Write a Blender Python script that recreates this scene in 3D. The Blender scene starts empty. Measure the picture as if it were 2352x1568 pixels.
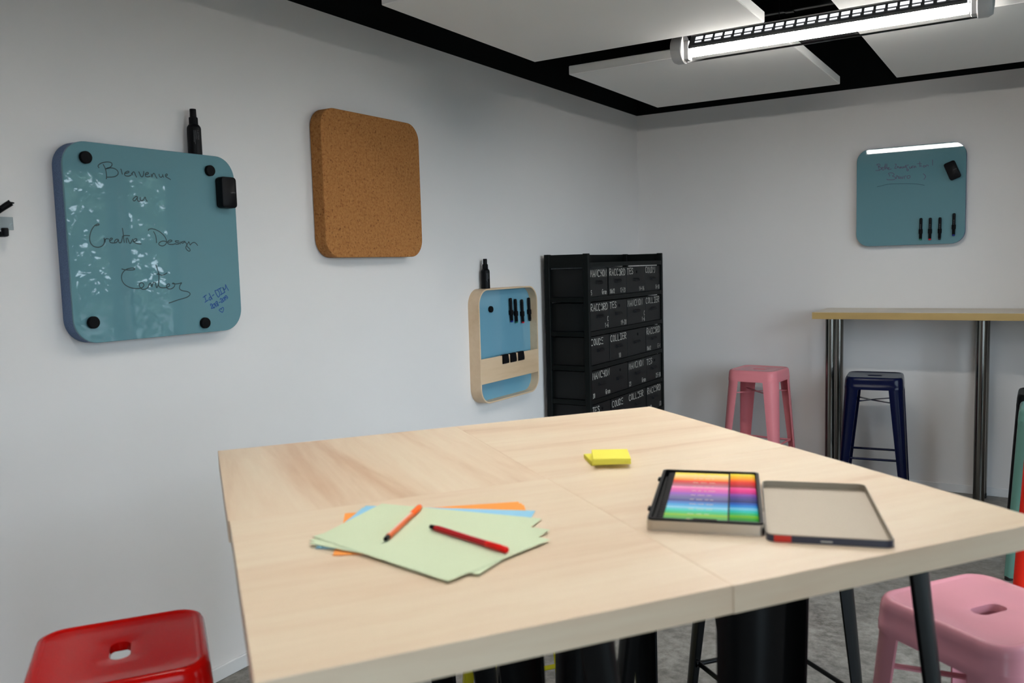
import bpy, bmesh, math, random
from mathutils import Vector, Matrix, Euler

random.seed(7)
PI = math.pi
R = math.radians
scene = bpy.context.scene
COL = scene.collection

# ------------------------------------------------------------------ camera, world, light, exposure
cam_data = bpy.data.cameras.new('camera')
cam = bpy.data.objects.new('camera', cam_data)
COL.objects.link(cam)
cam.location = (2.4781, -5.7457, 1.45)
cam.rotation_euler = (R(84.9095), R(1.5733), R(31.7480))
cam_data.sensor_width = 36.0
cam_data.lens = 36.0 * 1961.8 / 2352.0
cam_data.clip_start = 0.02
cam_data.dof.use_dof = True
cam_data.dof.focus_distance = 3.6
cam_data.dof.aperture_fstop = 4.5
scene.camera = cam

SKY_STRENGTH = 9.6
TUBE_STRENGTH = 88.0
scene.view_settings.view_transform = 'Standard'
scene.view_settings.look = 'None'
scene.view_settings.gamma = 1.0
scene.view_settings.use_curve_mapping = False
scene.view_settings.exposure = -0.06
try:
    scene.cycles.use_denoising = True
    scene.cycles.max_bounces = 10
    scene.cycles.diffuse_bounces = 6
    scene.cycles.transparent_max_bounces = 16
    scene.cycles.sample_clamp_indirect = 8.0
    scene.cycles.caustics_reflective = False
    scene.cycles.caustics_refractive = False
except Exception:
    pass

world = bpy.data.worlds.new('overcast_sky')
scene.world = world
world.use_nodes = True
wn = world.node_tree
bg = wn.nodes['Background']
bg.inputs['Color'].default_value = (0.78, 0.875, 1.02, 1)
bg.inputs['Strength'].default_value = SKY_STRENGTH

# right wall glazing (daylight enters there); portals only guide the sampling of the sky
WALL_R = 3.40
BAYS = [(-6.90, -5.75), (-4.03, -2.83), (-2.70, -1.88), (-1.83, -1.37)]
WIN_Z0, WIN_Z1 = 0.10, 2.25
for (ya, yb) in BAYS:
    ld = bpy.data.lights.new('daylight_portal', 'AREA')
    ld.shape = 'RECTANGLE'
    ld.size = yb - ya
    ld.size_y = WIN_Z1 - WIN_Z0
    ld.cycles.is_portal = True
    lo = bpy.data.objects.new('daylight_portal', ld)
    lo.location = (WALL_R + 0.13, (ya + yb) / 2, (WIN_Z0 + WIN_Z1) / 2)
    lo.rotation_euler = (R(90), 0, R(90))
    COL.objects.link(lo)

# ------------------------------------------------------------------ helpers
def lin(r, g, b):
    f = lambda c: (c / 255.0 / 12.92) if c / 255.0 <= 0.04045 else ((c / 255.0 + 0.055) / 1.055) ** 2.4
    return (f(r), f(g), f(b), 1.0)

def bsdf(name, color, rough=0.5, metal=0.0, spec=0.5, coat=0.0, coat_rough=0.05):
    m = bpy.data.materials.new(name)
    m.use_nodes = True
    b = m.node_tree.nodes['Principled BSDF']
    b.inputs['Base Color'].default_value = color
    b.inputs['Roughness'].default_value = rough
    b.inputs['Metallic'].default_value = metal
    b.inputs['Specular IOR Level'].default_value = spec
    b.inputs['Coat Weight'].default_value = coat
    b.inputs['Coat Roughness'].default_value = coat_rough
    return m

def node(m, kind, **kw):
    n = m.node_tree.nodes.new(kind)
    for k, v in kw.items():
        setattr(n, k, v)
    return n

def coords(m, scale=(1, 1, 1), out='Object', rot=(0, 0, 0)):
    tc = node(m, 'ShaderNodeTexCoord')
    mp = node(m, 'ShaderNodeMapping')
    mp.inputs['Scale'].default_value = scale
    mp.inputs['Rotation'].default_value = rot
    m.node_tree.links.new(tc.outputs[out], mp.inputs['Vector'])
    return mp.outputs['Vector']

def noise(m, vec, scale, detail=4.0, rough=0.5, dist=0.0):
    n = node(m, 'ShaderNodeTexNoise')
    n.inputs['Scale'].default_value = scale
    n.inputs['Detail'].default_value = detail
    n.inputs['Roughness'].default_value = rough
    n.inputs['Distortion'].default_value = dist
    m.node_tree.links.new(vec, n.inputs['Vector'])
    return n.outputs['Fac']

def ramp(m, fac, stops):
    r = node(m, 'ShaderNodeValToRGB')
    e = r.color_ramp.elements
    while len(e) < len(stops):
        e.new(0.5)
    for i, (p, c) in enumerate(stops):
        e[i].position = p
        e[i].color = c
    m.node_tree.links.new(fac, r.inputs['Fac'])
    return r.outputs['Color']

def mix(m, fac, a, b, mode='MIX'):
    x = node(m, 'ShaderNodeMix', data_type='RGBA', blend_type=mode)
    L = m.node_tree.links
    if hasattr(fac, 'is_linked'):
        L.new(fac, x.inputs[0])
    else:
        x.inputs[0].default_value = fac
    for s, v in ((6, a), (7, b)):
        if hasattr(v, 'is_linked'):
            L.new(v, x.inputs[s])
        else:
            x.inputs[s].default_value = v
    return x.outputs[2]

def to(m, sock, name):
    m.node_tree.links.new(sock, m.node_tree.nodes['Principled BSDF'].inputs[name])

def bump(m, fac, strength=0.2, dist=0.002):
    b = node(m, 'ShaderNodeBump')
    b.inputs['Strength'].default_value = strength
    b.inputs['Distance'].default_value = dist
    m.node_tree.links.new(fac, b.inputs['Height'])
    to(m, b.outputs['Normal'], 'Normal')

# ------------------------------------------------------------------ materials
def painted(name, rgb, rough=0.19, coat=0.0):
    m = bsdf(name, lin(*rgb), rough, 0, 0.15, coat, 0.08)
    bump(m, noise(m, coords(m), 90.0, 2), 0.03, 0.001)
    return m

M = {}
def wall_mat(name, rgb):
    m = bsdf(name, lin(*rgb), 0.85, 0, 0.25)
    v = coords(m)
    f = noise(m, v, 260.0, 3)
    bump(m, f, 0.12, 0.001)
    g = noise(m, v, 1.3, 3)
    c = lin(*rgb)
    to(m, ramp(m, g, [(0.3, tuple(x * 0.97 for x in c[:3]) + (1,)), (0.7, c)]), 'Base Color')
    return m
M['wall'] = wall_mat('white_wall_paint', (227, 224, 222))
M['skirting'] = bsdf('white_skirting_paint', lin(226, 226, 226), 0.5)
M['black_ceiling'] = bsdf('matt_black_ceiling', lin(9, 12, 12), 0.9, 0, 0.15)
M['duct'] = bsdf('black_duct_gloss', lin(14, 16, 17), 0.22, 0, 0.5)
M['panel_white'] = wall_mat('white_acoustic_fleece', (232, 231, 228))

def concrete():
    m = bsdf('polished_concrete', lin(120, 116, 110), 0.42, 0, 0.4)
    v = coords(m)
    a = noise(m, v, 3.0, 10, 0.7, 0.5)
    b = noise(m, v, 26.0, 8, 0.72)
    base = ramp(m, a, [(0.38, lin(88, 84, 78)), (0.5, lin(118, 114, 107)), (0.63, lin(148, 143, 136))])
    to(m, mix(m, 0.45, base, ramp(m, b, [(0.38, lin(70, 66, 61)), (0.62, lin(162, 157, 151))])), 'Base Color')
    w = noise(m, coords(m, (3, 60, 1), rot=(0, 0, 0.6)), 2.0, 3)
    bump(m, w, 0.05, 0.001)
    to(m, ramp(m, b, [(0.3, (0.3, 0.3, 0.3, 1)), (0.7, (0.55, 0.55, 0.55, 1))]), 'Roughness')
    return m
M['floor'] = concrete()

def wood(name, light, mid, dark, knots=True):
    """grain runs along local X"""
    m = bsdf(name, lin(*mid), 0.42, 0, 0.4, 0.1, 0.25)
    L = m.node_tree.links
    v = coords(m, (0.55, 5.5, 5.5))
    oi = node(m, 'ShaderNodeObjectInfo')
    off = node(m, 'ShaderNodeVectorMath', operation='SCALE')
    comb = node(m, 'ShaderNodeCombineXYZ')
    L.new(oi.outputs['Random'], comb.inputs[0])
    L.new(oi.outputs['Random'], comb.inputs[1])
    L.new(comb.outputs[0], off.inputs[0])
    off.inputs['Scale'].default_value = 13.0
    add = node(m, 'ShaderNodeVectorMath', operation='ADD')
    L.new(v, add.inputs[0])
    L.new(off.outputs[0], add.inputs[1])
    vv = add.outputs[0]
    a = noise(m, vv, 1.7, 5, 0.55, 0.35)
    b = noise(m, vv, 9.0, 4, 0.6, 0.2)
    c1 = ramp(m, a, [(0.28, lin(*dark)), (0.42, lin(*mid)), (0.62, lin(*light)), (0.8, lin(*mid))])
    c2 = ramp(m, b, [(0.25, lin(*dark)), (0.6, lin(*light))])
    to(m, mix(m, 0.22, c1, c2), 'Base Color')
    bump(m, b, 0.04, 0.0006)
    return m
M['table_wood'] = wood('pale_pine_veneer', (233, 214, 187), (227, 202, 174), (206, 170, 138))
M['bar_wood'] = wood('bar_edge_pine', (236, 226, 210), (230, 218, 200), (216, 202, 180))
M['bar_edge'] = wood('bar_edge_band', (182, 153, 98), (174, 144, 90), (160, 130, 80))
M['frame_wood'] = wood('birch_plywood', (222, 196, 164), (215, 187, 153), (202, 172, 137))

def cork():
    m = bsdf('cork', lin(165, 112, 62), 0.85, 0, 0.2)
    v = coords(m)
    a = noise(m, v, 95.0, 5, 0.7)
    vo = node(m, 'ShaderNodeTexVoronoi')
    vo.inputs['Scale'].default_value = 150.0
    m.node_tree.links.new(v, vo.inputs['Vector'])
    c1 = ramp(m, a, [(0.32, lin(100, 56, 24)), (0.44, lin(152, 100, 52)), (0.62, lin(172, 120, 68)), (0.75, lin(192, 144, 92))])
    c2 = ramp(m, vo.outputs['Color'], [(0.08, lin(72, 38, 16)), (0.2, lin(158, 104, 56)), (0.85, lin(180, 128, 76))])
    to(m, mix(m, 0.4, c1, c2), 'Base Color')
    bump(m, a, 0.3, 0.002)
    return m
M['cork'] = cork()

def felt(name, rgb):
    m = bsdf(name, lin(*rgb), 0.95, 0, 0.15)
    f = noise(m, coords(m), 320.0, 4, 0.7)
    c = lin(*rgb)
    to(m, ramp(m, f, [(0.3, tuple(x * 0.7 for x in c[:3]) + (1,)), (0.7, tuple(min(1, x * 1.25) for x in c[:3]) + (1,))]), 'Base Color')
    bump(m, f, 0.25, 0.001)
    return m
M['felt'] = felt('blue_grey_felt', (98, 116, 146))
def glass_board(name, rgb):
    m = bsdf(name, lin(*rgb), 0.3, 0, 0.0, 1.0, 0.012)
    return m
M['teal_glass'] = glass_board('teal_back_painted_glass', (98, 138, 148))
M['blue_glass'] = glass_board('blue_back_painted_glass', (110, 160, 182))
M['glass_edge'] = bsdf('dark_glass_edge', lin(40, 82, 96), 0.15, 0, 0.5)
M['ink_dark'] = bsdf('dark_green_marker_ink', lin(28, 52, 56), 0.6)
M['ink_blue'] = bsdf('blue_marker_ink', lin(24, 76, 140), 0.6)
M['ink_mauve'] = bsdf('faded_mauve_marker_ink', lin(84, 76, 104), 0.6)
M['ink_teal'] = bsdf('faded_teal_marker_ink', lin(44, 78, 94), 0.6)
M['white_paint'] = bsdf('chalky_white_paint', lin(200, 198, 190), 0.8)
M['print_grey'] = bsdf('grey_print', lin(92, 92, 96), 0.7)
M['black_plastic'] = bsdf('black_plastic', lin(8, 8, 11), 0.45, 0, 0.13)
M['black_soft'] = bsdf('matt_black_rubber', lin(7, 7, 10), 0.75, 0, 0.15)
M['rack_black'] = painted('black_painted_steel', (9, 13, 12), 0.55, 0.0)
M['bin_black'] = bsdf('black_bin_plastic', lin(22, 23, 23), 0.5, 0, 0.2)
M['black_metal'] = painted('glossy_black_steel', (6, 7, 8), 0.38, 0.0)
M['chrome'] = bsdf('brushed_steel', lin(122, 120, 115), 0.2, 1.0)
M['dark_foot'] = bsdf('dark_foot_plastic', lin(20, 20, 20), 0.5)
M['stool_red'] = painted('red_stool_paint', (190, 12, 8))
M['stool_pink'] = painted('pink_stool_paint', (214, 148, 160))
M['stool_rose'] = painted('rose_stool_paint', (224, 134, 142))
M['stool_navy'] = painted('navy_stool_paint', (9, 15, 46))
M['stool_teal'] = painted('mint_stool_paint', (100, 146, 136))
M['stool_scarlet'] = painted('scarlet_stool_paint', (215, 40, 26))
M['stool_yellow'] = painted('yellow_stool_paint', (190, 178, 40))
M['tin_metal'] = bsdf('tin_plate', lin(196, 188, 176), 0.33, 0.85)
M['lid_inside'] = bsdf('lid_inside_tin', lin(164, 154, 138), 0.45, 0.5)
M['navy_enamel'] = bsdf('navy_enamel', lin(40, 46, 66), 0.35)
M['red_enamel'] = bsdf('red_enamel', lin(196, 34, 22), 0.35)
M['paper_green'] = bsdf('pale_green_paper', lin(208, 221, 188), 0.9, 0, 0.2)
M['paper_blue'] = bsdf('light_blue_paper', lin(150, 206, 232), 0.9, 0, 0.2)
M['paper_orange'] = bsdf('orange_paper', lin(252, 164, 84), 0.9, 0, 0.2)
M['note_yellow'] = bsdf('yellow_note_paper', lin(236, 226, 92), 0.85, 0, 0.2)
M['lamp_grey'] = bsdf('grey_lamp_plastic', lin(190, 190, 190), 0.45)
M['lamp_reflector'] = bsdf('lamp_reflector_sheet', lin(120, 122, 126), 0.35, 0.5)

def emit(name, rgb, s):
    m = bpy.data.materials.new(name)
    m.use_nodes = True
    nt = m.node_tree
    nt.nodes.remove(nt.nodes['Principled BSDF'])
    e = nt.nodes.new('ShaderNodeEmission')
    e.inputs['Color'].default_value = rgb
    e.inputs['Strength'].default_value = s
    nt.links.new(e.outputs[0], nt.nodes['Material Output'].inputs['Surface'])
    return m
M['glow_cell'] = emit('louvre_cell_glow', (0.95, 0.97, 1.0, 1), 1.3)  # weak emission on flat faces stands in for tube light through louvre slots
M['lamp_fin'] = bsdf('louvre_fin_white', lin(200, 200, 200), 0.5)
M['tube_light_ceiling'] = emit('fluorescent_tube_on_ceiling', (1.0, 0.96, 0.905, 1), TUBE_STRENGTH * 1.6)
M['tube_light'] = emit('fluorescent_tube', (1.0, 0.96, 0.905, 1), TUBE_STRENGTH)

def clear(name, tint=(1, 1, 1, 1), gloss=0.08):
    m = bpy.data.materials.new(name)
    m.use_nodes = True
    nt = m.node_tree
    nt.nodes.remove(nt.nodes['Principled BSDF'])
    t = nt.nodes.new('ShaderNodeBsdfTransparent')
    t.inputs['Color'].default_value = tint
    g = nt.nodes.new('ShaderNodeBsdfGlossy')
    g.inputs['Roughness'].default_value = 0.02
    mx = nt.nodes.new('ShaderNodeMixShader')
    lw = nt.nodes.new('ShaderNodeLayerWeight')
    lw.inputs['Blend'].default_value = gloss
    nt.links.new(lw.outputs['Fresnel'], mx.inputs[0])
    nt.links.new(t.outputs[0], mx.inputs[1])
    nt.links.new(g.outputs[0], mx.inputs[2])
    nt.links.new(mx.outputs[0], nt.nodes['Material Output'].inputs['Surface'])
    return m
M['window_glass'] = clear('window_glass', (0.93, 0.97, 0.96, 1), 0.06)
M['acrylic'] = clear('clear_acrylic', (0.72, 0.77, 0.79, 1), 0.2)
M['lamp_clear'] = clear('clear_polycarbonate', (0.97, 0.97, 0.97, 1), 0.12)

# ------------------------------------------------------------------ object helpers
def obj(name, bm, m, parent=None, smooth=False):
    me = bpy.data.meshes.new(name)
    bmesh.ops.recalc_face_normals(bm, faces=bm.faces[:])
    bm.to_mesh(me)
    bm.free()
    if m is not None:
        me.materials.append(m)
    if smooth:
        for p in me.polygons:
            p.use_smooth = True
        me.set_sharp_from_angle(angle=R(38))
    o = bpy.data.objects.new(name, me)
    COL.objects.link(o)
    if parent is not None:
        o.parent = parent
    return o

def tag(o, label=None, cat=None, group=None, kind=None):
    if label: o['label'] = label
    if cat: o['category'] = cat
    if group: o['group'] = group
    if kind: o['kind'] = kind
    return o

def thing(name, label, cat, loc=(0, 0, 0), rz=0.0, group=None, rot=None):
    o = bpy.data.objects.new(name, None)
    o.empty_display_size = 0.05
    COL.objects.link(o)
    o.location = loc
    o.rotation_euler = rot if rot else (0, 0, rz)
    return tag(o, label, cat, group)

def struct(name, bm, m, parent=None, smooth=False):
    o = obj(name, bm, m, parent, smooth)
    if parent is None:
        o['kind'] = 'structure'
    return o

def dup(root, loc, rot, label=None, group=None):
    r = root.copy()
    COL.objects.link(r)
    r.location = loc
    r.rotation_euler = rot
    if label: r['label'] = label
    if group: r['group'] = group
    for ch in list(root.children):
        c = ch.copy()
        COL.objects.link(c)
        c.parent = r
        for g in list(ch.children):
            d = g.copy()
            COL.objects.link(d)
            d.parent = c
    return r

def paint(root, old, new):
    """give copies of meshes another paint"""
    for ch in root.children_recursive:
        if ch.type == 'MESH' and ch.data.materials and ch.data.materials[0] == old:
            ch.data = ch.data.copy()
            ch.data.materials[0] = new

def box(bm, x0, x1, y0, y1, z0, z1, bev=0.0, seg=1):
    vs = [bm.verts.new(p) for p in ((x0, y0, z0), (x1, y0, z0), (x1, y1, z0), (x0, y1, z0), (x0, y0, z1), (x1, y0, z1), (x1, y1, z1), (x0, y1, z1))]
    fs = [bm.faces.new([vs[i] for i in f]) for f in ((3, 2, 1, 0), (4, 5, 6, 7), (0, 1, 5, 4), (1, 2, 6, 5), (2, 3, 7, 6), (3, 0, 4, 7))]
    if bev > 0:
        es = list({e for f in fs for e in f.edges})
        bmesh.ops.bevel(bm, geom=es, offset=bev, segments=seg, affect='EDGES', profile=0.5)

def bx(x0, x1, y0, y1, z0, z1, bev=0.0, seg=1):
    bm = bmesh.new()
    box(bm, x0, x1, y0, y1, z0, z1, bev, seg)
    return bm

def loft(bm, rings, cap0=True, cap1=True, closed=True):
    vr = [[bm.verts.new(p) for p in r] for r in rings]
    n = len(vr[0])
    for a, b in zip(vr[:-1], vr[1:]):
        for i in range(n if closed else n - 1):
            j = (i + 1) % n
            bm.faces.new((a[i], a[j], b[j], b[i]))
    if cap0: bm.faces.new(vr[0])
    if cap1: bm.faces.new(list(reversed(vr[-1])))
    return vr

def rrect(w, h, r, n=6):
    """rounded rectangle outline, counter clockwise, centred"""
    pts = []
    for (cx, cy, a0) in ((w / 2 - r, h / 2 - r, 0), (-w / 2 + r, h / 2 - r, 90), (-w / 2 + r, -h / 2 + r, 180), (w / 2 - r, -h / 2 + r, 270)):
        for i in range(n + 1):
            a = R(a0 + 90.0 * i / n)
            pts.append((cx + r * math.cos(a), cy + r * math.sin(a)))
    return pts

def frame_of(d):
    d = d.normalized()
    up = Vector((0, 0, 1)) if abs(d.z) < 0.9 else Vector((1, 0, 0))
    u = d.cross(up).normalized()
    v = u.cross(d).normalized()
    return u, v

def tube(bm, a, b, r0, r1=None, n=12, cap=True):
    a, b = Vector(a), Vector(b)
    r1 = r0 if r1 is None else r1
    u, v = frame_of(b - a)
    rings = []
    for c, r in ((a, r0), (b, r1)):
        rings.append([c + u * (r * math.cos(2 * PI * i / n)) + v * (r * math.sin(2 * PI * i / n)) for i in range(n)])
    loft(bm, rings, cap, cap)

def lathe(bm, prof, n=24, axis='z', at=(0, 0, 0)):
    """prof: list of (radius, height)"""
    ox, oy, oz = at
    rings = []
    for r, h in prof:
        ring = []
        for i in range(n):
            c, s = r * math.cos(2 * PI * i / n), r * math.sin(2 * PI * i / n)
            if axis == 'z': ring.append((ox + c, oy + s, oz + h))
            elif axis == 'y': ring.append((ox + c, oy + h, oz + s))
            else: ring.append((ox + h, oy + c, oz + s))
        rings.append(ring)
    loft(bm, rings)

def prism_y(bm, outline, y0, y1, bev=0.0):
    """outline in x,z extruded along y; y0 is the front (towards -y)"""
    rings = []
    def ins(o, d):
        n = len(o)
        res = []
        for i in range(n):
            p, q, r_ = Vector(o[i - 1]), Vector(o[i]), Vector(o[(i + 1) % n])
            t = (r_ - p)
            if t.length < 1e-9: t = Vector((1, 0))
            t.normalize()
            res.append((q.x - t.y * d, q.y + t.x * d))
        return res
    if bev > 0:
        o2 = ins(outline, bev)
        rings.append([(x, y0, z) for x, z in o2])
        rings.append([(x, y0 + bev, z) for x, z in outline])
    else:
        rings.append([(x, y0, z) for x, z in outline])
    rings.append([(x, y1, z) for x, z in outline])
    loft(bm, rings)

def smooth_path(pts, sub=4):
    if len(pts) < 3: return [Vector(p) for p in pts]
    P = [Vector(p) for p in pts]
    out = []
    for i in range(len(P) - 1):
        p0 = P[max(i - 1, 0)]; p1 = P[i]; p2 = P[i + 1]; p3 = P[min(i + 2, len(P) - 1)]
        for k in range(sub):
            t = k / sub
            out.append(0.5 * ((2 * p1) + (p2 - p0) * t + (2 * p0 - 5 * p1 + 4 * p2 - p3) * t * t + (3 * p1 - p0 - 3 * p2 + p3) * t ** 3))
    out.append(P[-1])
    return out

def ribbon(bm, pts, w, y, depth=0.0006):
    """a pen stroke in the x,z plane lying on y (front face at y - depth)"""
    P = [Vector((p[0], p[1])) for p in pts]
    n = len(P)
    Lf, Rt = [], []
    for i in range(n):
        t = P[min(i + 1, n - 1)] - P[max(i - 1, 0)]
        if t.length < 1e-9: t = Vector((1, 0))
        t.normalize()
        q = Vector((-t.y, t.x)) * (w / 2)
        a, b = P[i] + q, P[i] - q
        if i == 0: a -= t * w * 0.4; b -= t * w * 0.4
        if i == n - 1: a += t * w * 0.4; b += t * w * 0.4
        Lf.append(bm.verts.new((a.x, y - depth, a.y)))
        Rt.append(bm.verts.new((b.x, y - depth, b.y)))
    for i in range(n - 1):
        bm.faces.new((Lf[i], Rt[i], Rt[i + 1], Lf[i + 1]))

GLYPH = {
 'A': ['0,0 .5,1 1,0', '.2,.38 .8,.38'], 'B': ['0,0 0,1 .7,.95 .75,.6 .1,.52 .9,.4 .8,.03 0,0'], 'C': ['.95,.9 .5,1 .1,.75 .05,.3 .4,0 .95,.08'],
 'D': ['0,0 0,1 .7,.85 .95,.5 .7,.1 0,0'], 'E': ['.95,1 0,1 0,0 .95,0', '0,.52 .75,.52'], 'G': ['.95,.85 .5,1 .1,.7 .1,.25 .5,0 .95,.15 .95,.45 .55,.45'],
 'H': ['0,0 0,1', '1,0 1,1', '0,.5 1,.5'], 'I': ['.5,0 .5,1', '.1,1 .9,1', '.1,0 .9,0'], 'L': ['0,1 0,0 .9,0'], 'M': ['0,0 .08,1 .5,.35 .92,1 1,0'],
 'N': ['0,0 0,1 1,0 1,1'], 'O': ['.5,1 .1,.75 .1,.25 .5,0 .9,.25 .9,.75 .5,1'], 'R': ['0,0 0,1 .8,.95 .85,.6 .1,.48 .95,0'], 'S': ['.9,.88 .45,1 .08,.78 .5,.5 .92,.25 .5,0 .05,.12'],
 'T': ['0,1 1,1', '.5,1 .5,0'], 'U': ['0,1 .05,.25 .5,0 .95,.25 1,1'], 'X': ['0,0 1,1', '0,1 1,0'],
 'r': ['.1,0 .1,.6', '.1,.4 .4,.62 .8,.58'], 'a': ['.85,.55 .4,.65 .08,.3 .4,0 .8,.25 .85,.6 .9,0'], 'n': ['.1,0 .1,.62', '.1,.4 .5,.64 .85,.4 .88,0'], 'x': ['.1,0 .9,.6', '.1,.6 .9,0'],
 '0': ['.5,1 .12,.7 .12,.3 .5,0 .88,.3 .88,.7 .5,1'], '1': ['.2,.75 .55,1 .55,0'], '2': ['.1,.8 .5,1 .88,.75 .5,.4 .05,0 .95,0'], '3': ['.1,.95 .85,.95 .45,.58 .9,.3 .5,0 .08,.1'],
 '4': ['.7,0 .7,1 .05,.3 1,.3'], '5': ['.85,1 .2,1 .15,.58 .7,.55 .85,.2 .4,0 .08,.08'], '6': ['.8,.95 .3,.7 .1,.3 .5,0 .88,.25 .5,.5 .15,.35'], '7': ['.05,1 .95,1 .4,0'],
 '8': ['.5,.52 .15,.78 .5,1 .85,.78 .5,.52 .1,.22 .5,0 .9,.22 .5,.52'], '9': ['.85,.6 .5,.45 .15,.72 .5,1 .85,.75 .75,0'], '-': ['.1,.45 .9,.45'],
}
def write(bm, text, x, z, h, adv, y, w, jit=0.0, rng=None):
    """stroke lettering in the x,z plane, baseline left at x,z"""
    for k, ch in enumerate(text):
        if ch == ' ': continue
        dx = dz = 0.0
        if jit:
            dx = rng.uniform(-jit, jit) * h; dz = rng.uniform(-jit, jit) * h
        for s in GLYPH[ch]:
            pts = [tuple(float(c) for c in t.split(',')) for t in s.split()]
            P = [(x + adv * k + dx + a * adv * 0.72, z + dz + b * h) for a, b in pts]
            curved = ch in 'BCDGORSU0235689arn'
            ribbon(bm, smooth_path(P, 3) if curved else P, w, y)

def strokes(bm, data, w, y):
    for s in data.split('|'):
        pts = [tuple(int(c) / 1e4 for c in t.split(',')) for t in s.split()]
        ribbon(bm, smooth_path(pts, 4), w, y)

# ------------------------------------------------------------------ room shell
RZ = 2.482          # top of the white walls
CZ = 3.00           # black ceiling
YF = -7.60
struct('floor', bx(-0.12, WALL_R + 0.12, YF - 0.12, 0.12, -0.12, 0.0), M['floor'])
struct('ceiling', bx(-0.12, WALL_R + 0.12, YF - 0.12, 0.12, CZ, CZ + 0.12), M['black_ceiling'])
struct('wall_left', bx(-0.12, 0, YF, 0, 0, RZ), M['wall'])
struct('wall_back', bx(-0.12, WALL_R, 0, 0.12, 0, RZ), M['wall'])
struct('wall_front', bx(-0.12, WALL_R, YF - 0.12, YF, 0, RZ), M['wall'])
struct('trim_1', bx(-0.12, 0, YF, 0, RZ, CZ), M['black_ceiling'])['label'] = 'black painted band above the left wall'
struct('trim_2', bx(-0.12, WALL_R, 0, 0.12, RZ, CZ), M['black_ceiling'])['label'] = 'black painted band above the back wall'
struct('trim_3', bx(-0.12, WALL_R, YF - 0.12, YF, RZ, CZ), M['black_ceiling'])
struct('baseboard_left', bx(0, 0.012, YF, -0.012, 0, 0.05, 0.002), M['skirting'])
struct('baseboard_back', bx(0.0, WALL_R, -0.012, 0, 0, 0.05, 0.002), M['skirting'])
# right wall: solid parts round the glazing
bm = bmesh.new()
ys = [YF - 0.12] + [v for b in BAYS for v in b] + [0.12]
for a, b in zip(ys[0::2], ys[1::2]):
    box(bm, WALL_R, WALL_R + 0.12, a, b, 0, CZ)
for (a, b) in BAYS:
    box(bm, WALL_R, WALL_R + 0.12, a, b, 0, WIN_Z0)
    box(bm, WALL_R, WALL_R + 0.12, a, b, WIN_Z1, CZ)
struct('wall_right', bm, M['wall'])
for i, (a, b) in enumerate(BAYS):
    bm = bmesh.new()
    x0, x1 = WALL_R + 0.03, WALL_R + 0.08
    box(bm, x0, x1, a, a + 0.05, WIN_Z0, WIN_Z1)
    box(bm, x0, x1, b - 0.05, b, WIN_Z0, WIN_Z1)
    box(bm, x0, x1, a + 0.05, b - 0.05, WIN_Z0, WIN_Z0 + 0.05)
    box(bm, x0, x1, a + 0.05, b - 0.05, WIN_Z1 - 0.05, WIN_Z1)
    w = struct('window_%d' % (i + 1), bm, M['rack_black'])
    obj('pane', bx(WALL_R + 0.052, WALL_R + 0.058, a + 0.05, b - 0.05, WIN_Z0 + 0.05, WIN_Z1 - 0.05), M['window_glass'], w)
struct('added_overhang', bx(WALL_R + 0.12, WALL_R + 1.0, YF - 0.12, 0.12, 2.38, 2.50), M['wall'])['label'] = 'unseen overhang added outside the windows to cut high sky light'  # added overhang, keeps high sky light off the right of the table
gm = bsdf('outdoor_asphalt', lin(96, 100, 98), 0.9)
struct('ground', bx(WALL_R + 0.12, 60, -40, 40, -0.3, -0.05), gm)
bm = bmesh.new()
fr = random.Random(11)
for cx, cy, cz, rad, cnt in ((6.6, -0.4, 1.9, 1.5, 2300), (7.4, 1.9, 2.3, 1.8, 2500), (8.4, 4.6, 2.5, 2.2, 2500), (9.5, 8.0, 2.6, 2.6, 2200), (8.2, -0.6, 3.6, 1.8, 1500)):
    for k in range(cnt):
        v = Vector((fr.gauss(0, 1), fr.gauss(0, 1), fr.gauss(0, 1))).normalized() * rad * fr.random() ** 0.4
        p = Vector((cx, cy, cz)) + v
        if p.z < 0.4: p.z = 0.4 + fr.random() * 0.8
        e = Euler((fr.uniform(-1, 1), fr.uniform(-1, 1), fr.uniform(0, 6.28))).to_matrix()
        s = fr.uniform(0.05, 0.115)
        bm.faces.new([bm.verts.new(p + e @ Vector(c)) for c in ((-s, 0, 0), (0, -s * 0.55, 0), (s, 0, 0), (0, s * 0.55, 0))])
    tube(bm, (cx, cy, -0.05), (cx, cy, cz), 0.14, 0.07, 8)
tag(obj('foliage', bm, bsdf('dull_green_leaves', lin(104, 124, 98), 0.7)), 'trees outside the windows, only mirrored in the glass board', 'trees', kind='stuff')

# ------------------------------------------------------------------ ceiling: acoustic panels, ducts, lamp
def acoustic_panel(x0, x1, y0, y1, label):
    t = thing('acoustic_panel', label, 'ceiling panel', ((x0 + x1) / 2, (y0 + y1) / 2, 2.35), 0, 'suspended acoustic panels')
    w, d = (x1 - x0) / 2, (y1 - y0) / 2
    obj('panel', bx(-w, w, -d, d, 0, 0.042, 0.003), M['panel_white'], t)
    for sx in (-1, 1):
        for sy in (-1, 1):
            bm = bmesh.new()
            tube(bm, (sx * w * 0.92, sy * d * 0.92, 0.04), (sx * w * 0.92, sy * d * 0.92, CZ - 2.35), 0.002, n=6)
            obj('suspension_wire', bm, M['black_plastic'], t)
    return t
acoustic_panel(0.528, 1.55, -2.03, -0.922, 'white suspended ceiling panel nearest the room corner, wholly in view')
acoustic_panel(0.528, 1.55, -3.40, -2.356, 'large white ceiling panel at the top of the picture, left of the tube lamp')
acoustic_panel(1.82, 2.842, -2.03, -0.90, 'white ceiling panel on the right, over the bar table wall')
acoustic_panel(1.82, 2.842, -3.40, -2.356, 'white ceiling panel above the lit tube lamp at the top right edge')

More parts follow.
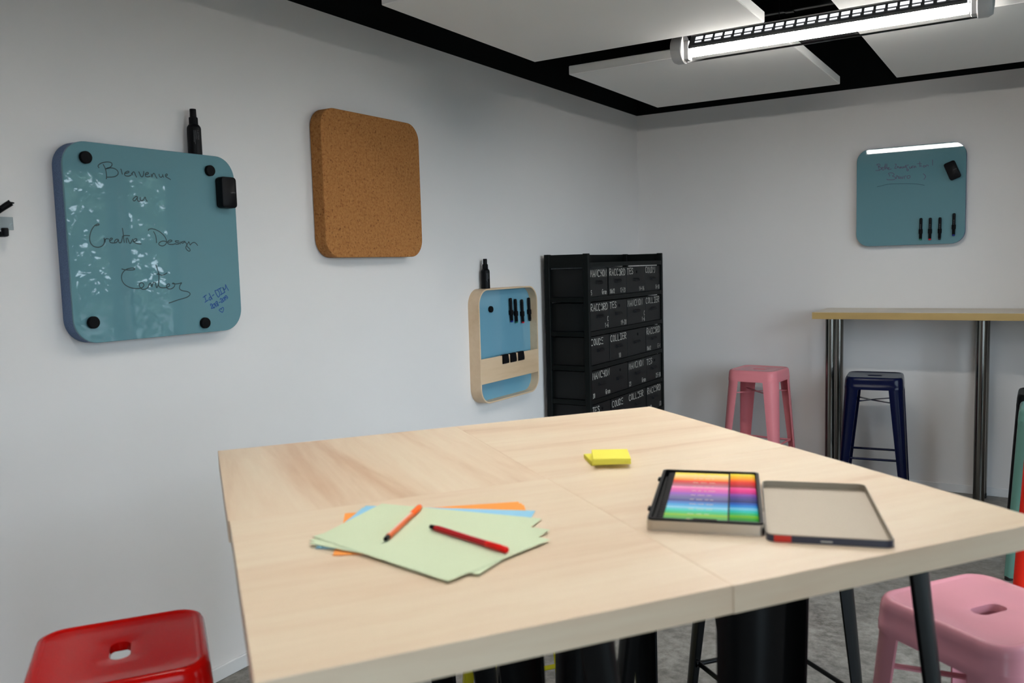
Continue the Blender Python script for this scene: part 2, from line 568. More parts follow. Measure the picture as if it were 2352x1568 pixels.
def duct(name, label, a, b, r, joints):
    t = thing(name, label, 'duct', a)
    d = Vector(b) - Vector(a)
    bm = bmesh.new(); tube(bm, (0, 0, 0), d, r, n=28)
    obj('pipe', bm, M['duct'], t, True)
    for f in joints:
        bm = bmesh.new(); tube(bm, d * f - d.normalized() * 0.02, d * f + d.normalized() * 0.02, r * 1.04, n=28)
        obj('joint_ring', bm, M['duct'], t, True)
duct('ventilation_duct', 'black round ventilation duct running above the panels beside the lamp', (0.35, -1.42, 2.76), (3.3, -1.42, 2.76), 0.13, (0.12, 0.36, 0.62, 0.88))
t = thing('air_diffuser', 'dark round air diffuser above the gap between the two rear ceiling panels', 'air vent', (1.74, -0.62, 2.70))
bm = bmesh.new(); lathe(bm, [(0.06, 0.0), (0.21, 0.0), (0.215, 0.006), (0.17, 0.03), (0.12, 0.06), (0.12, 0.299), (0.06, 0.299)], 36); obj('collar', bm, M['black_ceiling'], t, True)
for rr_ in (0.10, 0.15, 0.205):
    bm = bmesh.new(); lathe(bm, [(rr_, -0.001), (rr_ + 0.006, -0.003), (rr_ + 0.006, -0.008), (rr_, -0.010), (rr_ - 0.004, -0.006)], 36); obj('ring', bm, M['duct'], t, True)

def cable_tray():
    t = thing('cable_tray', 'black wire cable tray above the gap between the ceiling panels', 'cable tray', (1.69, -3.0, 2.62))
    for s in (-1, 1):
        bm = bmesh.new(); tube(bm, (s * 0.08, -0.6, 0), (s * 0.08, 0.55, 0), 0.004, n=6)
        obj('side_wire', bm, M['duct'], t)
    for k in range(12):
        bm = bmesh.new(); tube(bm, (-0.08, -0.58 + k * 0.1, 0), (0.08, -0.58 + k * 0.1, 0), 0.003, n=6)
        obj('cross_wire', bm, M['duct'], t)
    bm = bmesh.new()
    for k, xo in enumerate((-0.03, 0.01, 0.045)):
        pts = smooth_path([(xo, -0.6, 0.02), (xo + 0.02, -0.2, 0.015), (xo - 0.015, 0.1, 0.02), (xo, 0.55, 0.018)], 5)
        for p, q in zip(pts[:-1], pts[1:]):
            tube(bm, p, q, 0.009, n=8)
    obj('cable', bm, bsdf('grey_cable', lin(52, 52, 54), 0.5), t)
cable_tray()

def tube_lamp(deep=False):
    Lh = 0.555
    t = thing('tube_lamp', 'lit tubular fluorescent lamp with clear casing under the ceiling panels', 'lamp', (1.715, -2.19, 2.342))
    rr = 0.058
    bm = bmesh.new()
    rings = []
    n = 28
    for x in (-Lh, Lh):
        rings.append([(x, rr * math.cos(2 * PI * i / n), rr * math.sin(2 * PI * i / n)) for i in range(n)])
    loft(bm, rings, False, False)
    obj('clear_casing', bm, M['lamp_clear'], t, True)
    for s in (-1, 1):
        bm = bmesh.new()
        lathe(bm, [(rr * 0.98, -0.0), (rr * 1.05, 0.004), (rr * 1.05, 0.035), (rr * 0.92, 0.05), (rr * 0.4, 0.054)], 28, 'x')
        if s < 0:
            bmesh.ops.rotate(bm, verts=bm.verts, cent=(0, 0, 0), matrix=Matrix.Rotation(PI, 3, 'Z'))
        bmesh.ops.translate(bm, verts=bm.verts, vec=(s * (Lh - 0.012), 0, 0))
        obj('end_cap', bm, M['lamp_grey'], t, True)
        bm = bmesh.new(); box(bm, s * (Lh - 0.02) - 0.012, s * (Lh - 0.02) + 0.012, -0.02, 0.02, -0.05, 0.03, 0.003)
        obj('lamp_holder', bm, M['lamp_grey'], t)
        bm = bmesh.new(); box(bm, s * (Lh - 0.11) - 0.012, s * (Lh - 0.11) + 0.012, -0.014, 0.014, rr - 0.002, rr + 0.02, 0.003)
        tube(bm, (s * (Lh - 0.11), 0, rr + 0.01), (s * (Lh - 0.11), 0, CZ - 2.342), 0.004, n=8)
        obj('hanger', bm, M['black_plastic'], t)
    bm = bmesh.new()
    lathe(bm, [(0.004, -Lh + 0.035), (0.019, -Lh + 0.04), (0.019, Lh - 0.04), (0.004, Lh - 0.035)], 16, 'x', (0, 0, -0.020))
    obj('lamp_tube', bm, M['tube_light'], t, True)
    # reflector trough over the tube: two sloping sheets, each with two rows of self-glowing faces in place of real openings
    for s in (-1, 1):
        bm = bmesh.new()
        P = [(s * 0.010, 0.046), (s * 0.046, -0.002), (s * 0.0475, -0.036 if deep else -0.012)]
        Q = [(y - s * 0.0015, z - 0.001) for y, z in P]
        ring = P + list(reversed(Q))
        loft(bm, [[(x, y, z) for y, z in ring] for x in (-Lh + 0.04, Lh - 0.04)])
        obj('reflector', bm, M['lamp_reflector'], t)
    obj('reflector_ridge', bx(-Lh + 0.04, Lh - 0.04, -0.012, 0.012, 0.045, 0.049), M['lamp_grey'], t)
    nf = 25
    z1, z2 = (-0.028, -0.046) if deep else (-0.010, -0.016)
    pitch = (2 * Lh - 0.12) / (nf - 1)
    for k in range(nf):
        x = -Lh + 0.06 + pitch * k
        bm = bmesh.new()
        loft(bm, [[(xx, -0.045, -0.002), (xx, -0.0465, z1), (xx, -0.034, z2), (xx, 0.034, z2), (xx, 0.0465, z1), (xx, 0.045, -0.002), (xx, 0.010, 0.044), (xx, -0.010, 0.044)] for xx in (x, x + 0.0007)])
        obj('louvre_fin', bm, M['lamp_fin'], t)
        if k < nf - 1:
            for s in (-1, 1):
                bm = bmesh.new()
                for f0, f1, m0, m1 in ((0.20, 0.50, 0.10, 0.86), (0.64, 0.78, 0.12, 0.80)):
                    def pt(f, x_): return (x_, s * (0.010 + 0.036 * f) + s * 0.0012, 0.046 - 0.048 * f + 0.0009)
                    bm.faces.new([bm.verts.new(pt(f, x_)) for f, x_ in ((f0, x + pitch * m0), (f0, x + pitch * m1), (f1, x + pitch * m1), (f1, x + pitch * m0))])
                obj('glow_cell', bm, M['glow_cell'], t)
    return t
tube_lamp()['group'] = 'ceiling tube lamps'
deep = tube_lamp(True)
for k, (lx, ly, lz) in enumerate(((1.715, -3.56, 2.53), (1.715, -4.95, 2.69))):
    o = deep if k == 0 else dup(deep, (0, 0, 0), (0, 0, 0))
    o.location = (lx, ly, lz)
    o['label'] = ('tubular lamp out of view over the far side of the big table', 'tubular lamp out of view above the camera side of the big table')[k]
    o['group'] = 'ceiling tube lamps'
    paint(o, M['tube_light'], M['tube_light_ceiling'])
    for ch in list(o.children):
        if ch.name.startswith('hanger'):
            bpy.data.objects.remove(ch)

# ------------------------------------------------------------------ big table made of four square tables
E1 = Vector((math.cos(R(54.4)), math.sin(R(54.4)), 0))
E2 = Vector((math.cos(R(-37.8)), math.sin(R(-37.8)), 0))
CA = Vector((0.859, -4.450, 0))
S1, S2 = 0.5835, 0.604
TZ = 1.04
TT = 0.037
def sheet_leg(bm, top, foot, face, w0, w1, dep0, dep1, thick=0.004, levels=6, n=10):
    """folded sheet-metal leg: convex channel whose back faces -face; top/foot are its outermost points"""
    top, foot = Vector(top), Vector(foot)
    face = Vector(face).normalized()
    side = Vector((-face.y, face.x, 0))
    rings = []
    for k in range(levels + 1):
        t = k / levels
        c = top.lerp(foot, t)
        w = w0 + (w1 - w0) * t
        d = dep0 + (dep1 - dep0) * t
        outer, inner = [], []
        for i in range(n + 1):
            u = -1 + 2 * i / n
            q = c + side * (u * w / 2) - face * (d * abs(u) ** 2.2)
            outer.append(q)
            inner.append(q - face * thick * 1.4 - side * (u * thick))
        rings.append(outer + list(reversed(inner)))
    loft(bm, rings)

def cafe_table(i, j, label, turned=False, shift=(0, 0), braces=(True, True)):
    """i along E1 (0 left, 1 right), j along E2 (0 wall side, 1 camera side)"""
    c = CA + E1 * (S1 * (i + 0.5) + shift[0]) + E2 * (S2 * (j + 0.5) + shift[1])
    rz = R(54.4) + (R(90) if turned else 0)
    t = thing('bar_table', label, 'table', (c.x, c.y, 0), rz, 'square bar tables pushed together')
    inv = Matrix.Rotation(-rz, 3, 'Z')
    a, b = inv @ E1, inv @ E2
    g = 0.0001
    def quad(k, z):
        return [a * (S1 / 2 - k) * s + b * (S2 / 2 - k) * q + Vector((0, 0, z)) for s, q in ((-1, 1), (1, 1), (1, -1), (-1, -1))]
    bm = bmesh.new()
    loft(bm, [quad(g, TZ - TT), quad(g, TZ - 0.0006), quad(g + 0.0002, TZ - 0.0002), quad(g + 0.0006, TZ)])
    obj('tabletop', bm, M['table_wood'], t)
    bm = bmesh.new()
    ap = 0.135
    for s in (-1, 1):
        for (p, q) in ((a, b), (b, a)):
            m_ = p * (s * ap)
            e0, e1 = m_ - q * ap, m_ + q * ap
            for z0 in (TZ - TT - 0.03,):
                u = p * 0.008
                loft(bm, [[e0 - u + Vector((0, 0, z0)), e0 + u + Vector((0, 0, z0)), e0 + u + Vector((0, 0, TZ - TT)), e0 - u + Vector((0, 0, TZ - TT))],
                          [e1 - u + Vector((0, 0, z0)), e1 + u + Vector((0, 0, z0)), e1 + u + Vector((0, 0, TZ - TT)), e1 - u + Vector((0, 0, TZ - TT))]])
    obj('under_frame', bm, M['black_metal'], t)
    ti, fi = 0.174, 0.256
    for s in (-1, 1):
        for q in (-1, 1):
            d = a * s + b * q
            bm = bmesh.new()
            sheet_leg(bm, a * s * ti + b * q * ti + Vector((0, 0, TZ - TT)), a * s * fi + b * q * fi + Vector((0, 0, 0.012)), d, 0.104, 0.050, 0.025, 0.015)
            obj('leg', bm, M['black_metal'], t, True)
            bm = bmesh.new()
            p = a * s * (fi - 0.008) + b * q * (fi - 0.008)
            lathe(bm, [(0.014, 0.0), (0.018, 0.002), (0.018, 0.016), (0.012, 0.02)], 14, 'z', (p.x, p.y, 0))
            obj('foot', bm, M['dark_foot'], t, True)
    z = 0.60
    k = ti + (fi - ti) * (TZ - z) / TZ - 0.02
    for s, on in ((-1, braces[0]), (1, braces[1])):
        if on:
            bm = bmesh.new()
            tube(bm, a * s * k - b * k + Vector((0, 0, z)), a * s * k + b * k + Vector((0, 0, z)), 0.0075, n=10)
            obj('stretcher', bm, M['black_metal'], t, True)
    return t
cafe_table(0, 0, 'pale wood square bar table at the left rear of the joined group, grain running crosswise', True, (0, 0), (False, False))
cafe_table(1, 0, 'pale wood square bar table at the rear right, under the yellow note pads', False, (0, 0), (False, False))
cafe_table(0, 1, 'pale wood square bar table in the foreground, under the coloured paper', False, (0.003, 0), (False, False))
cafe_table(1, 1, 'pale wood square bar table at the right front, under the open pen tin', False, (0.0033, 0.0012), (True, False))

# ------------------------------------------------------------------ metal stools
def make_stool(m, label, group='metal bar stools'):
    t = thing('metal_stool', label, 'stool', (0, 0, 0), 0, group)
    H = 0.76
    n = 9
    def ring(w, r, z):
        return [(x, y, z) for x, y in rrect(w, w, r, n)]
    bm = bmesh.new()
    N = 4 * (n + 1)
    # skirt outside, rounded shoulder, rim bead and dished top, ending on the hand slot
    slot = []
    base = rrect(0.285, 0.285, 0.045, n)
    sl = rrect(0.078, 0.036, 0.0179, n)
    rings = [ring(0.306, 0.052, 0.690), ring(0.3135, 0.054, 0.690), ring(0.3130, 0.054, 0.7085), ring(0.3118, 0.054, 0.7095), ring(0.308, 0.053, 0.738), ring(0.304, 0.052, 0.749),
             ring(0.296, 0.050, 0.7572), ring(0.285, 0.046, 0.760), ring(0.274, 0.041, 0.7592), ring(0.268, 0.039, 0.7572), ring(0.262, 0.037, 0.7562)]
    inner = rrect(0.262, 0.262, 0.037, n)
    for f in (0.35, 0.7, 0.93):
        rings.append([(x + (sx - x) * f, y + (sy - y) * f, 0.7562 - 0.0012 * f) for (x, y), (sx, sy) in zip(inner, sl)])
    rings.append([(sx, sy, 0.7535) for sx, sy in sl])
    rings.append([(sx * 0.99, sy * 0.99, 0.738) for sx, sy in sl])
    vr = loft(bm, rings, False, False)
    # underside of the seat pan and inside of the skirt
    r2 = [[(sx * 1.12, sy * 1.2, 0.738) for sx, sy in sl], [(x, y, 0.748) for x, y in rrect(0.29, 0.29, 0.045, n)], ring(0.301, 0.05, 0.735), ring(0.306, 0.052, 0.690)]
    v2 = [[bm.verts.new(p) for p in r] for r in r2]
    for ra, rb in zip([vr[-1]] + v2[:-1], v2):
        for i in range(N):
            j = (i + 1) % N
            bm.faces.new((ra[i], ra[j], rb[j], rb[i]))
    bmesh.ops.remove_doubles(bm, verts=bm.verts, dist=1e-5)
    obj('seat', bm, m, t, True)
    for s in (-1, 1):
        for q in (-1, 1):
            d = Vector((s, q, 0))
            k0, k1 = 0.1375, 0.184
            bm = bmesh.new()
            sheet_leg(bm, (s * k0, q * k0, 0.712), (s * k1, q * k1, 0.014), d, 0.110, 0.054, 0.030, 0.016, 0.003, 8)
            obj('leg', bm, m, t, True)
            bm = bmesh.new()
            p = (s * (k1 - 0.010), q * (k1 - 0.010), 0)
            lathe(bm, [(0.014, 0.0), (0.017, 0.002), (0.017, 0.016), (0.012, 0.02)], 14, 'z', p)
            obj('foot', bm, M['dark_foot'], t, True)
    z = 0.29
    k = 0.1375 + (0.184 - 0.1375) * (0.712 - z) / 0.698 - 0.022
    for (ax, s) in ((0, -1), (0, 1), (1, -1), (1, 1)):
        bm = bmesh.new()
        e = 0.012
        P0, P1 = Vector((-k - e, s * (k + 0.002), z)), Vector((k + e, s * (k + 0.002), z))
        if ax: P0, P1 = Vector((P0.y, P0.x, z)), Vector((P1.y, P1.x, z))
        tube(bm, P0.lerp(P1, 0.1), P0.lerp(P1, 0.9), 0.0068, n=10)
        tube(bm, P0, P0.lerp(P1, 0.1), 0.0095, 0.0068, n=10)
        tube(bm, P0.lerp(P1, 0.9), P1, 0.0068, 0.0095, n=10)
        obj('footrest', bm, m, t, True)
    zb = 0.612
    kb = 0.1375 + (0.184 - 0.1375) * (0.712 - zb) / 0.698 - 0.014
    for s in (-1, 1):
        bm = bmesh.new()
        A_, B_ = Vector((-kb, -s * kb, zb)), Vector((kb, s * kb, zb))
        mid = Vector((0, 0, zb + s * 0.0035))
        wv = (B_ - A_).cross(Vector((0, 0, 1))).normalized() * 0.0085
        hv = Vector((0, 0, 0.0022))
        rings = []
        for p in (A_, A_.lerp(B_, 0.4) + Vector((0, 0, s * 0.003)), mid, A_.lerp(B_, 0.6) + Vector((0, 0, s * 0.003)), B_):
            rings.append([p - wv - hv, p + wv - hv, p + wv + hv, p - wv + hv])
        loft(bm, rings)
        obj('cross_brace', bm, m, t)
    return t
AX = 54.4
stool0 = make_stool(M['stool_red'], 'glossy red metal stool in the bottom left foreground')
def place(m, label, x, y, deg, first=[True]):
    if first[0]:
        first[0] = False
        s = stool0
        s.location = (x, y, 0); s.rotation_euler = (0, 0, R(deg)); s['label'] = label
        return s
    s = dup(stool0, (x, y, 0), (0, 0, R(deg)), label)
    paint(s, M['stool_red'], m)
    return s
place(M['stool_red'], 'glossy red metal stool in the bottom left foreground', 1.028, -4.832, AX + 90)
place(M['stool_pink'], 'pink metal stool in the right foreground beside the big table', 2.404, -3.885, AX)
place(M['stool_rose'], 'pink metal stool by the back wall, left of the bar table', 0.968, -0.37, -5)
place(M['stool_navy'], 'navy blue metal stool tucked at the wall bar table', 1.662, -0.448, 6)
place(M['black_metal'], 'black metal stool standing at the far side of the big table, seen under its edge', 1.865, -3.435, AX - 3)
place(M['stool_yellow'], 'yellow metal stool behind the big table, glimpsed between its black legs', 1.183, -3.588, AX - 3)
place(M['stool_teal'], 'mint green metal stool cut by the right edge of the picture', 2.556, -1.30, 0)
place(M['black_metal'], 'black metal stool at the right edge, behind the mint green stool', 2.540, -0.85, 0)
place(M['stool_scarlet'], 'bright red metal stool at the right edge, in front of the mint green stool', 2.592, -1.74, 0)

# ------------------------------------------------------------------ bar table on the back wall
t = thing('wall_bar_table', 'narrow pale wood bar table on steel tube legs against the back wall', 'table', (2.35, -0.20, 0))
obj('tabletop', bx(-1.034, 0.95, -0.279, 0.195, 1.082, 1.122, 0.0015), M['bar_wood'], t)
obj('edge_band', bx(-1.0355, 0.95, -0.2805, -0.279, 1.0825, 1.1215), M['bar_edge'], t)
obj('edge_band', bx(-1.0355, -1.034, -0.279, 0.195, 1.0825, 1.1215), M['bar_edge'], t)
for lx in (-0.965, -0.153, 0.85):
    for ly in (-0.10, 0.135):
        bm = bmesh.new()
        lathe(bm, [(0.030, 0.03), (0.030, 1.072)], 24, 'z', (lx, ly, 0))
        l = obj('leg', bm, M['chrome'], t, True)
        bm = bmesh.new()
        lathe(bm, [(0.028, 0.0), (0.0305, 0.003), (0.0305, 0.03), (0.02, 0.032)], 24, 'z', (lx, ly, 0))
        obj('foot', bm, M['dark_foot'], l, True)
        obj('mounting_plate', bx(lx - 0.045, lx + 0.045, ly - 0.045, ly + 0.045, 1.072, 1.082, 0.001), M['dark_foot'], l)

# ------------------------------------------------------------------ wall boards
INK = "-1834,2367 -1803,2309 -1772,2234 -1755,2135 -1751,2036 -1763,1946|-1980,2261 -2007,2297 -1980,2344 -1892,2401 -1781,2438 -1671,2455 -1574,2444 -1540,2403 -1563,2345 -1634,2289 -1709,2261 -1759,2240 -1684,2274 -1573,2285 -1476,2274 -1393,2230 -1354,2166 -1378,2097 -1457,2040 -1570,2010 -1729,1995|-1243,2242 -1234,2186 -1220,2125|-1259,2272 -1250,2262|-1130,2149 -1060,2166 -994,2193 -986,2222 -1036,2224 -1109,2185 -1144,2137 -1128,2093 -1066,2074 -990,2082 -924,2113|-900,2172 -884,2128 -867,2192 -826,2223 -795,2208 -779,2164 -757,2108 -734,2070|-644,2237 -621,2199 -587,2121 -550,2089 -510,2109 -479,2175 -466,2262|-413,2168 -332,2191 -297,2223 -328,2244 -383,2222 -420,2168 -404,2117 -339,2104 -244,2128|-199,2196 -185,2109 -160,2175 -116,2231 -77,2216 -48,2148 -5,2087|86,2217 89,2170 120,2131 175,2135 221,2191 216,2221 221,2191 244,2134|316,2175 373,2197 396,2234 363,2249 318,2210 328,2158 395,2127 496,2081|-748,1449 -791,1469 -859,1426 -909,1366 -880,1322 -826,1347 -763,1419 -747,1455 -759,1385 -731,1323 -673,1320|-651,1437 -649,1367 -606,1341 -537,1379 -478,1463 -457,1400 -415,1338|-2210,519 -2117,544 -2106,572 -2165,569 -2269,502 -2371,361 -2428,191 -2428,37 -2362,-71 -2266,-117 -2150,-120 -2046,-77 -1981,-6 -1956,103|-1970,150 -1954,25 -1939,103 -1895,135 -1827,128|-1797,73 -1726,106 -1697,145 -1748,153 -1794,105 -1791,42 -1733,11 -1629,12|-1509,116 -1560,123 -1625,75 -1620,20 -1567,28 -1501,108 -1497,45 -1464,13 -1410,37 -1366,157 -1343,221 -1245,242 -1112,237|-1338,460 -1327,317 -1315,126 -1308,30|-1233,159 -1234,79 -1225,23|-1188,167 -1159,79 -1112,-4 -1053,64 -1012,129|-999,57 -898,82 -862,131 -921,143 -988,89 -956,33 -850,-7 -723,-14|-248,377 -198,287 -170,155 -170,31|-436,414 -421,447 -316,471 -168,444 -2,365 124,258 193,142 194,25 121,-50 23,-73 -70,-43 -86,7 -5,65 112,83 245,51 343,60 414,94 367,119 288,101 235,42 279,-11 415,-24 536,2|671,88 582,96 532,82 579,45 677,29 664,-5 554,-14|719,63 724,-5|912,82 820,73 758,46 817,21 900,56 958,14 991,-89 1068,-157 1094,-218 1041,-243 963,-192 928,-123 974,-38 1030,31 1063,66 1107,-37 1162,15 1268,51 1348,8 1402,-49|-1449,-790 -1332,-819 -1175,-828 -1053,-824 -1008,-798 -1049,-770 -1146,-768 -1282,-798 -1382,-856 -1454,-942 -1483,-1049 -1465,-1159 -1400,-1259 -1286,-1339 -1132,-1394 -974,-1414 -849,-1405 -759,-1369 -723,-1309 -751,-1252 -812,-1234 -869,-1260 -883,-1331 -837,-1411 -752,-1445 -651,-1429 -571,-1376 -540,-1298 -486,-1255 -458,-1301 -444,-1375 -413,-1303 -350,-1228 -307,-1256 -288,-1341 -265,-1415 -210,-1332 -176,-1231 -156,-1096 -163,-960 -197,-813 -242,-686|-229,-981 -157,-972 -108,-1001 -37,-1020 36,-999 145,-950|-203,-1327 -162,-1391 -73,-1419 31,-1424 125,-1407 214,-1364 211,-1318 158,-1308 101,-1366 110,-1435 186,-1470 280,-1464 363,-1421 415,-1354 399,-1296 347,-1282 332,-1303 479,-1312 601,-1300 684,-1284 625,-1349 584,-1441 614,-1506 706,-1548 842,-1573 936,-1606 988,-1661 942,-1724 841,-1772 688,-1806 494,-1843 302,-1891 153,-1924"
BLUE = "1501,-1803 1634,-1729|1560,-1759 1606,-1915|1565,-1972 1704,-1902|1751,-1682 1825,-1805 1877,-1885|1825,-1805 1762,-1820 1738,-1861 1776,-1910 1820,-1882 1825,-1805|1885,-1770 1945,-1729|2002,-1598 2042,-1695 2128,-1824 2185,-1770 2191,-1692 2154,-1613 2093,-1581 2002,-1598|2126,-1560 2278,-1505|2212,-1538 2284,-1722|2234,-1751 2417,-1667|2417,-1663 2338,-1486 2402,-1571 2464,-1530 2463,-1399 2514,-1505 2583,-1608|1794,-2104 1781,-2060 1819,-2041 1853,-2081 1832,-2149 1813,-2199 1882,-2186 1945,-2185|1912,-2050 1878,-2091 1894,-2161 1945,-2173 1971,-2114 1944,-2052 1912,-2050|1961,-2023 2036,-2152|2084,-1999 2044,-1971 2010,-2004 2049,-2049 2110,-2078 2108,-2117 2070,-2119 2058,-2075 2092,-2034 2084,-1999|2157,-2016 2201,-1992|2212,-1919 2209,-1884 2252,-1877 2276,-1922 2244,-1990 2253,-2020 2319,-1993|2327,-1872 2302,-1923 2331,-1977 2375,-1953 2380,-1883 2350,-1847 2327,-1872|2394,-1832 2435,-1947|2479,-1853 2425,-1851 2418,-1807 2462,-1787 2503,-1819 2533,-1856 2492,-1902|2219,-2262 2227,-2232 2184,-2234 2133,-2279 2261,-2356 2307,-2306 2324,-2220 2294,-2188 2244,-2216 2219,-2262"
PINK = "-1867,1960 -1814,2013 -1706,2013 -1652,1923 -1741,1855 -1615,1806 -1596,1729 -1685,1641 -1900,1640|-1796,1992 -1740,1817 -1703,1643|-1579,1728 -1472,1757 -1490,1815 -1561,1764 -1542,1668 -1436,1659 -1359,2002|-1359,2002 -1356,1671 -1278,1835 -1279,2005 -1278,1835 -1223,1661|-1205,1688 -1135,1729 -1171,1770 -1214,1707 -1169,1637 -1028,1664|-820,1929 -750,1923 -784,1794 -835,1685 -730,1677|-696,1805 -677,1691 -644,1782 -590,1693|-521,1753 -564,1682 -511,1668 -495,1751 -468,1674|-434,1765 -415,1670 -363,1675 -347,1758 -320,1671|-225,1766 -277,1752 -259,1675 -191,1745 -154,1611 -67,1548 -101,1466 -162,1518 -154,1592|-243,1805 -70,1818|-17,1711 1,1617 70,1630 86,1721 104,1636|139,1633 138,1736 189,1750|292,1741 224,1691 242,1634 310,1703 345,1644|537,1962 541,1665|411,1852 633,1843|600,1753 618,1659|754,1721 720,1650 806,1625 839,1696 754,1721|890,1636 898,1719 974,1731 1009,1663|1231,2012 1236,1699|-1121,1237 -1122,1332 -1184,1393 -1079,1441 -902,1390 -866,1293 -953,1233 -812,1157 -776,1078 -898,1012 -1216,1027 -1261,1078|-740,1057 -725,1225 -672,1221 -636,1143|-567,1194 -618,1123 -583,1045 -531,1135 -495,1038|-479,1169 -408,1032 -357,1178|-303,1024 -270,1171 -201,1184|-80,1194 -148,1124 -95,1027 8,1056 24,1167 -80,1194|743,1241 847,1122 865,1028 782,904"
PINK2 = "-1818,653 -1550,691 -1284,748 -930,760 -491,737 117,693 547,624 804,550"
LEFT = R(90)     # board frames: local x to the viewer's right, -y towards the viewer

def board(label, loc, rz, w, h):
    t = thing('glass_board', label, 'glass board', loc, rz)
    bm = bmesh.new()
    prism_y(bm, rrect(w, h, 0.075, 10), -0.048, -0.001, 0.002)
    obj('felt_body', bm, M['felt'], t, True)
    bm = bmesh.new()
    prism_y(bm, rrect(w, h, 0.075, 10), -0.055, -0.0481, 0.0012)
    obj('glass', bm, M['teal_glass'], t, True)
    return t
b1 = board('teal glass writing board with "Bienvenue" message on the left wall', (0, -3.98, 1.551), LEFT, 0.622, 0.60)
def words(data, cuts, w, m, parent):
    s = data.split('|')
    for a_, b_ in zip([0] + cuts, cuts + [len(s)]):
        bm = bmesh.new(); strokes(bm, '|'.join(s[a_:b_]), w, -0.0551); obj('handwritten_word', bm, m, parent)
words(INK, [11, 13, 21, 25], 0.0030, M['ink_dark'], b1)
words(BLUE, [11, 20], 0.0030, M['ink_blue'], b1)
b2 = board('teal glass writing board on the back wall above the bar table', (1.785, 0, 1.803), 0, 0.60, 0.592)
words(PINK, [5, 19, 20, 26], 0.0034, M['ink_mauve'], b2)
bm = bmesh.new(); strokes(bm, PINK2, 0.0030, -0.0551); obj('underline', bm, M['ink_teal'], b2)

def magnet(label, loc, r=0.0185):
    t = thing('magnet', label, 'magnet', loc, LEFT, 'round black magnets')
    bm = bmesh.new()
    lathe(bm, [(r * 0.9, 0), (r, -0.002), (r, -0.010), (r * 0.93, -0.0125), (r * 0.5, -0.0135), (0.001, -0.0137)], 24, 'y')
    obj('cap', bm, M['black_soft'], t, True)
magnet('black round magnet in the top left corner of the Bienvenue board', (0.0552, -4.222, 1.803))
magnet('black round magnet in the top right corner of the Bienvenue board, above the eraser', (0.0552, -3.776, 1.799))
magnet('black round magnet in the bottom left corner of the Bienvenue board', (0.0552, -4.234, 1.314))
magnet('black round magnet in the bottom right corner of the Bienvenue board, under the blue writing', (0.0552, -3.832, 1.284))
magnet('black round magnet on the blue glass inside the wooden frame', (0.0185, -2.003, 1.224), 0.017)

def eraser(label, loc, rz, tilt):
    t = thing('board_eraser', label, 'eraser', loc, 0, None, (0, tilt, rz))
    bm = bmesh.new()
    o = rrect(0.062, 0.106, 0.012, 6)
    def rg(k, y): return [(x * k, y, z * (1 - (1 - k) * 0.58)) for x, z in o]
    loft(bm, [rg(0.99, -0.0065), rg(1.0, -0.008), rg(1.0, -0.030), rg(0.97, -0.0345), rg(0.90, -0.0362)])
    obj('body', bm, M['black_plastic'], t, True)
    bm = bmesh.new(); prism_y(bm, rrect(0.058, 0.102, 0.011, 6), -0.0065, 0.0, 0)
    obj('felt_pad', bm, M['black_soft'], t)
    bm = bmesh.new(); write(bm, 'LINTEX', 0.004, -0.002, 0.0034, 0.0036, -0.0362, 0.0006)
    obj('lettering', bm, M['print_grey'], t)
eraser('black eraser stuck upright at the right edge of the Bienvenue board', (0.0552, -3.722, 1.727), LEFT, 0)
eraser('black eraser tilted at the upper right of the back wall board', (2.016, -0.0552, 1.932), 0, R(-22))

def spray(label, loc):
    t = thing('spray_bottle', label, 'bottle', loc, LEFT)
    bm = bmesh.new()
    lathe(bm, [(0.021, 0), (0.0228, 0.002), (0.0228, 0.088), (0.0215, 0.094), (0.017, 0.100), (0.0145, 0.102)], 28)
    obj('body', bm, M['black_plastic'], t, True)
    bm = bmesh.new()
    lathe(bm, [(0.0145, 0.1005), (0.0148, 0.102), (0.0145, 0.124), (0.012, 0.126)], 24)
    obj('collar', bm, M['black_soft'], t, True)
    bm = bmesh.new()
    lathe(bm, [(0.0108, 0.1245), (0.0105, 0.151), (0.0098, 0.153), (0.004, 0.1535)], 20)
    tube(bm, (0, -0.0098, 0.143), (0, -0.0118, 0.143), 0.0022, n=10)
    obj('nozzle', bm, M['black_plastic'], t, True)
    # vertical print wrapped round the front of the bottle
    bm = bmesh.new()
    write(bm, 'LINTEX', 0, 0, 0.0045, 0.0052, 0, 0.0007)
    for v in bm.verts:
        u, h = v.co.x, v.co.z
        ang = R(-38) + h / 0.0229
        v.co = Vector((0.0230 * math.sin(ang), -0.0230 * math.cos(ang), 0.080 - u))
    for k in range(3):
        bm2 = None
        a0 = R(-52 - 9 * k)
        L_ = (0.030, 0.046, 0.040)[k]
        vs = [bm.verts.new((0.02302 * math.sin(a0 + da), -0.02302 * math.cos(a0 + da), z)) for da, z in ((0, 0.080), (0.035, 0.080), (0.035, 0.080 - L_), (0, 0.080 - L_))]
        bm.faces.new(vs)
    bmesh.ops.rotate(bm, verts=bm.verts, cent=(0, 0, 0), matrix=Matrix.Rotation(R(28), 3, 'Z'))
    obj('lettering', bm, M['print_grey'], t)
    return t
spray('black spray bottle standing on top of the Bienvenue board', (0.028, -3.805, 1.8512))
spray('black spray bottle standing on top of the wooden frame board', (0.030, -2.053, 1.3342))

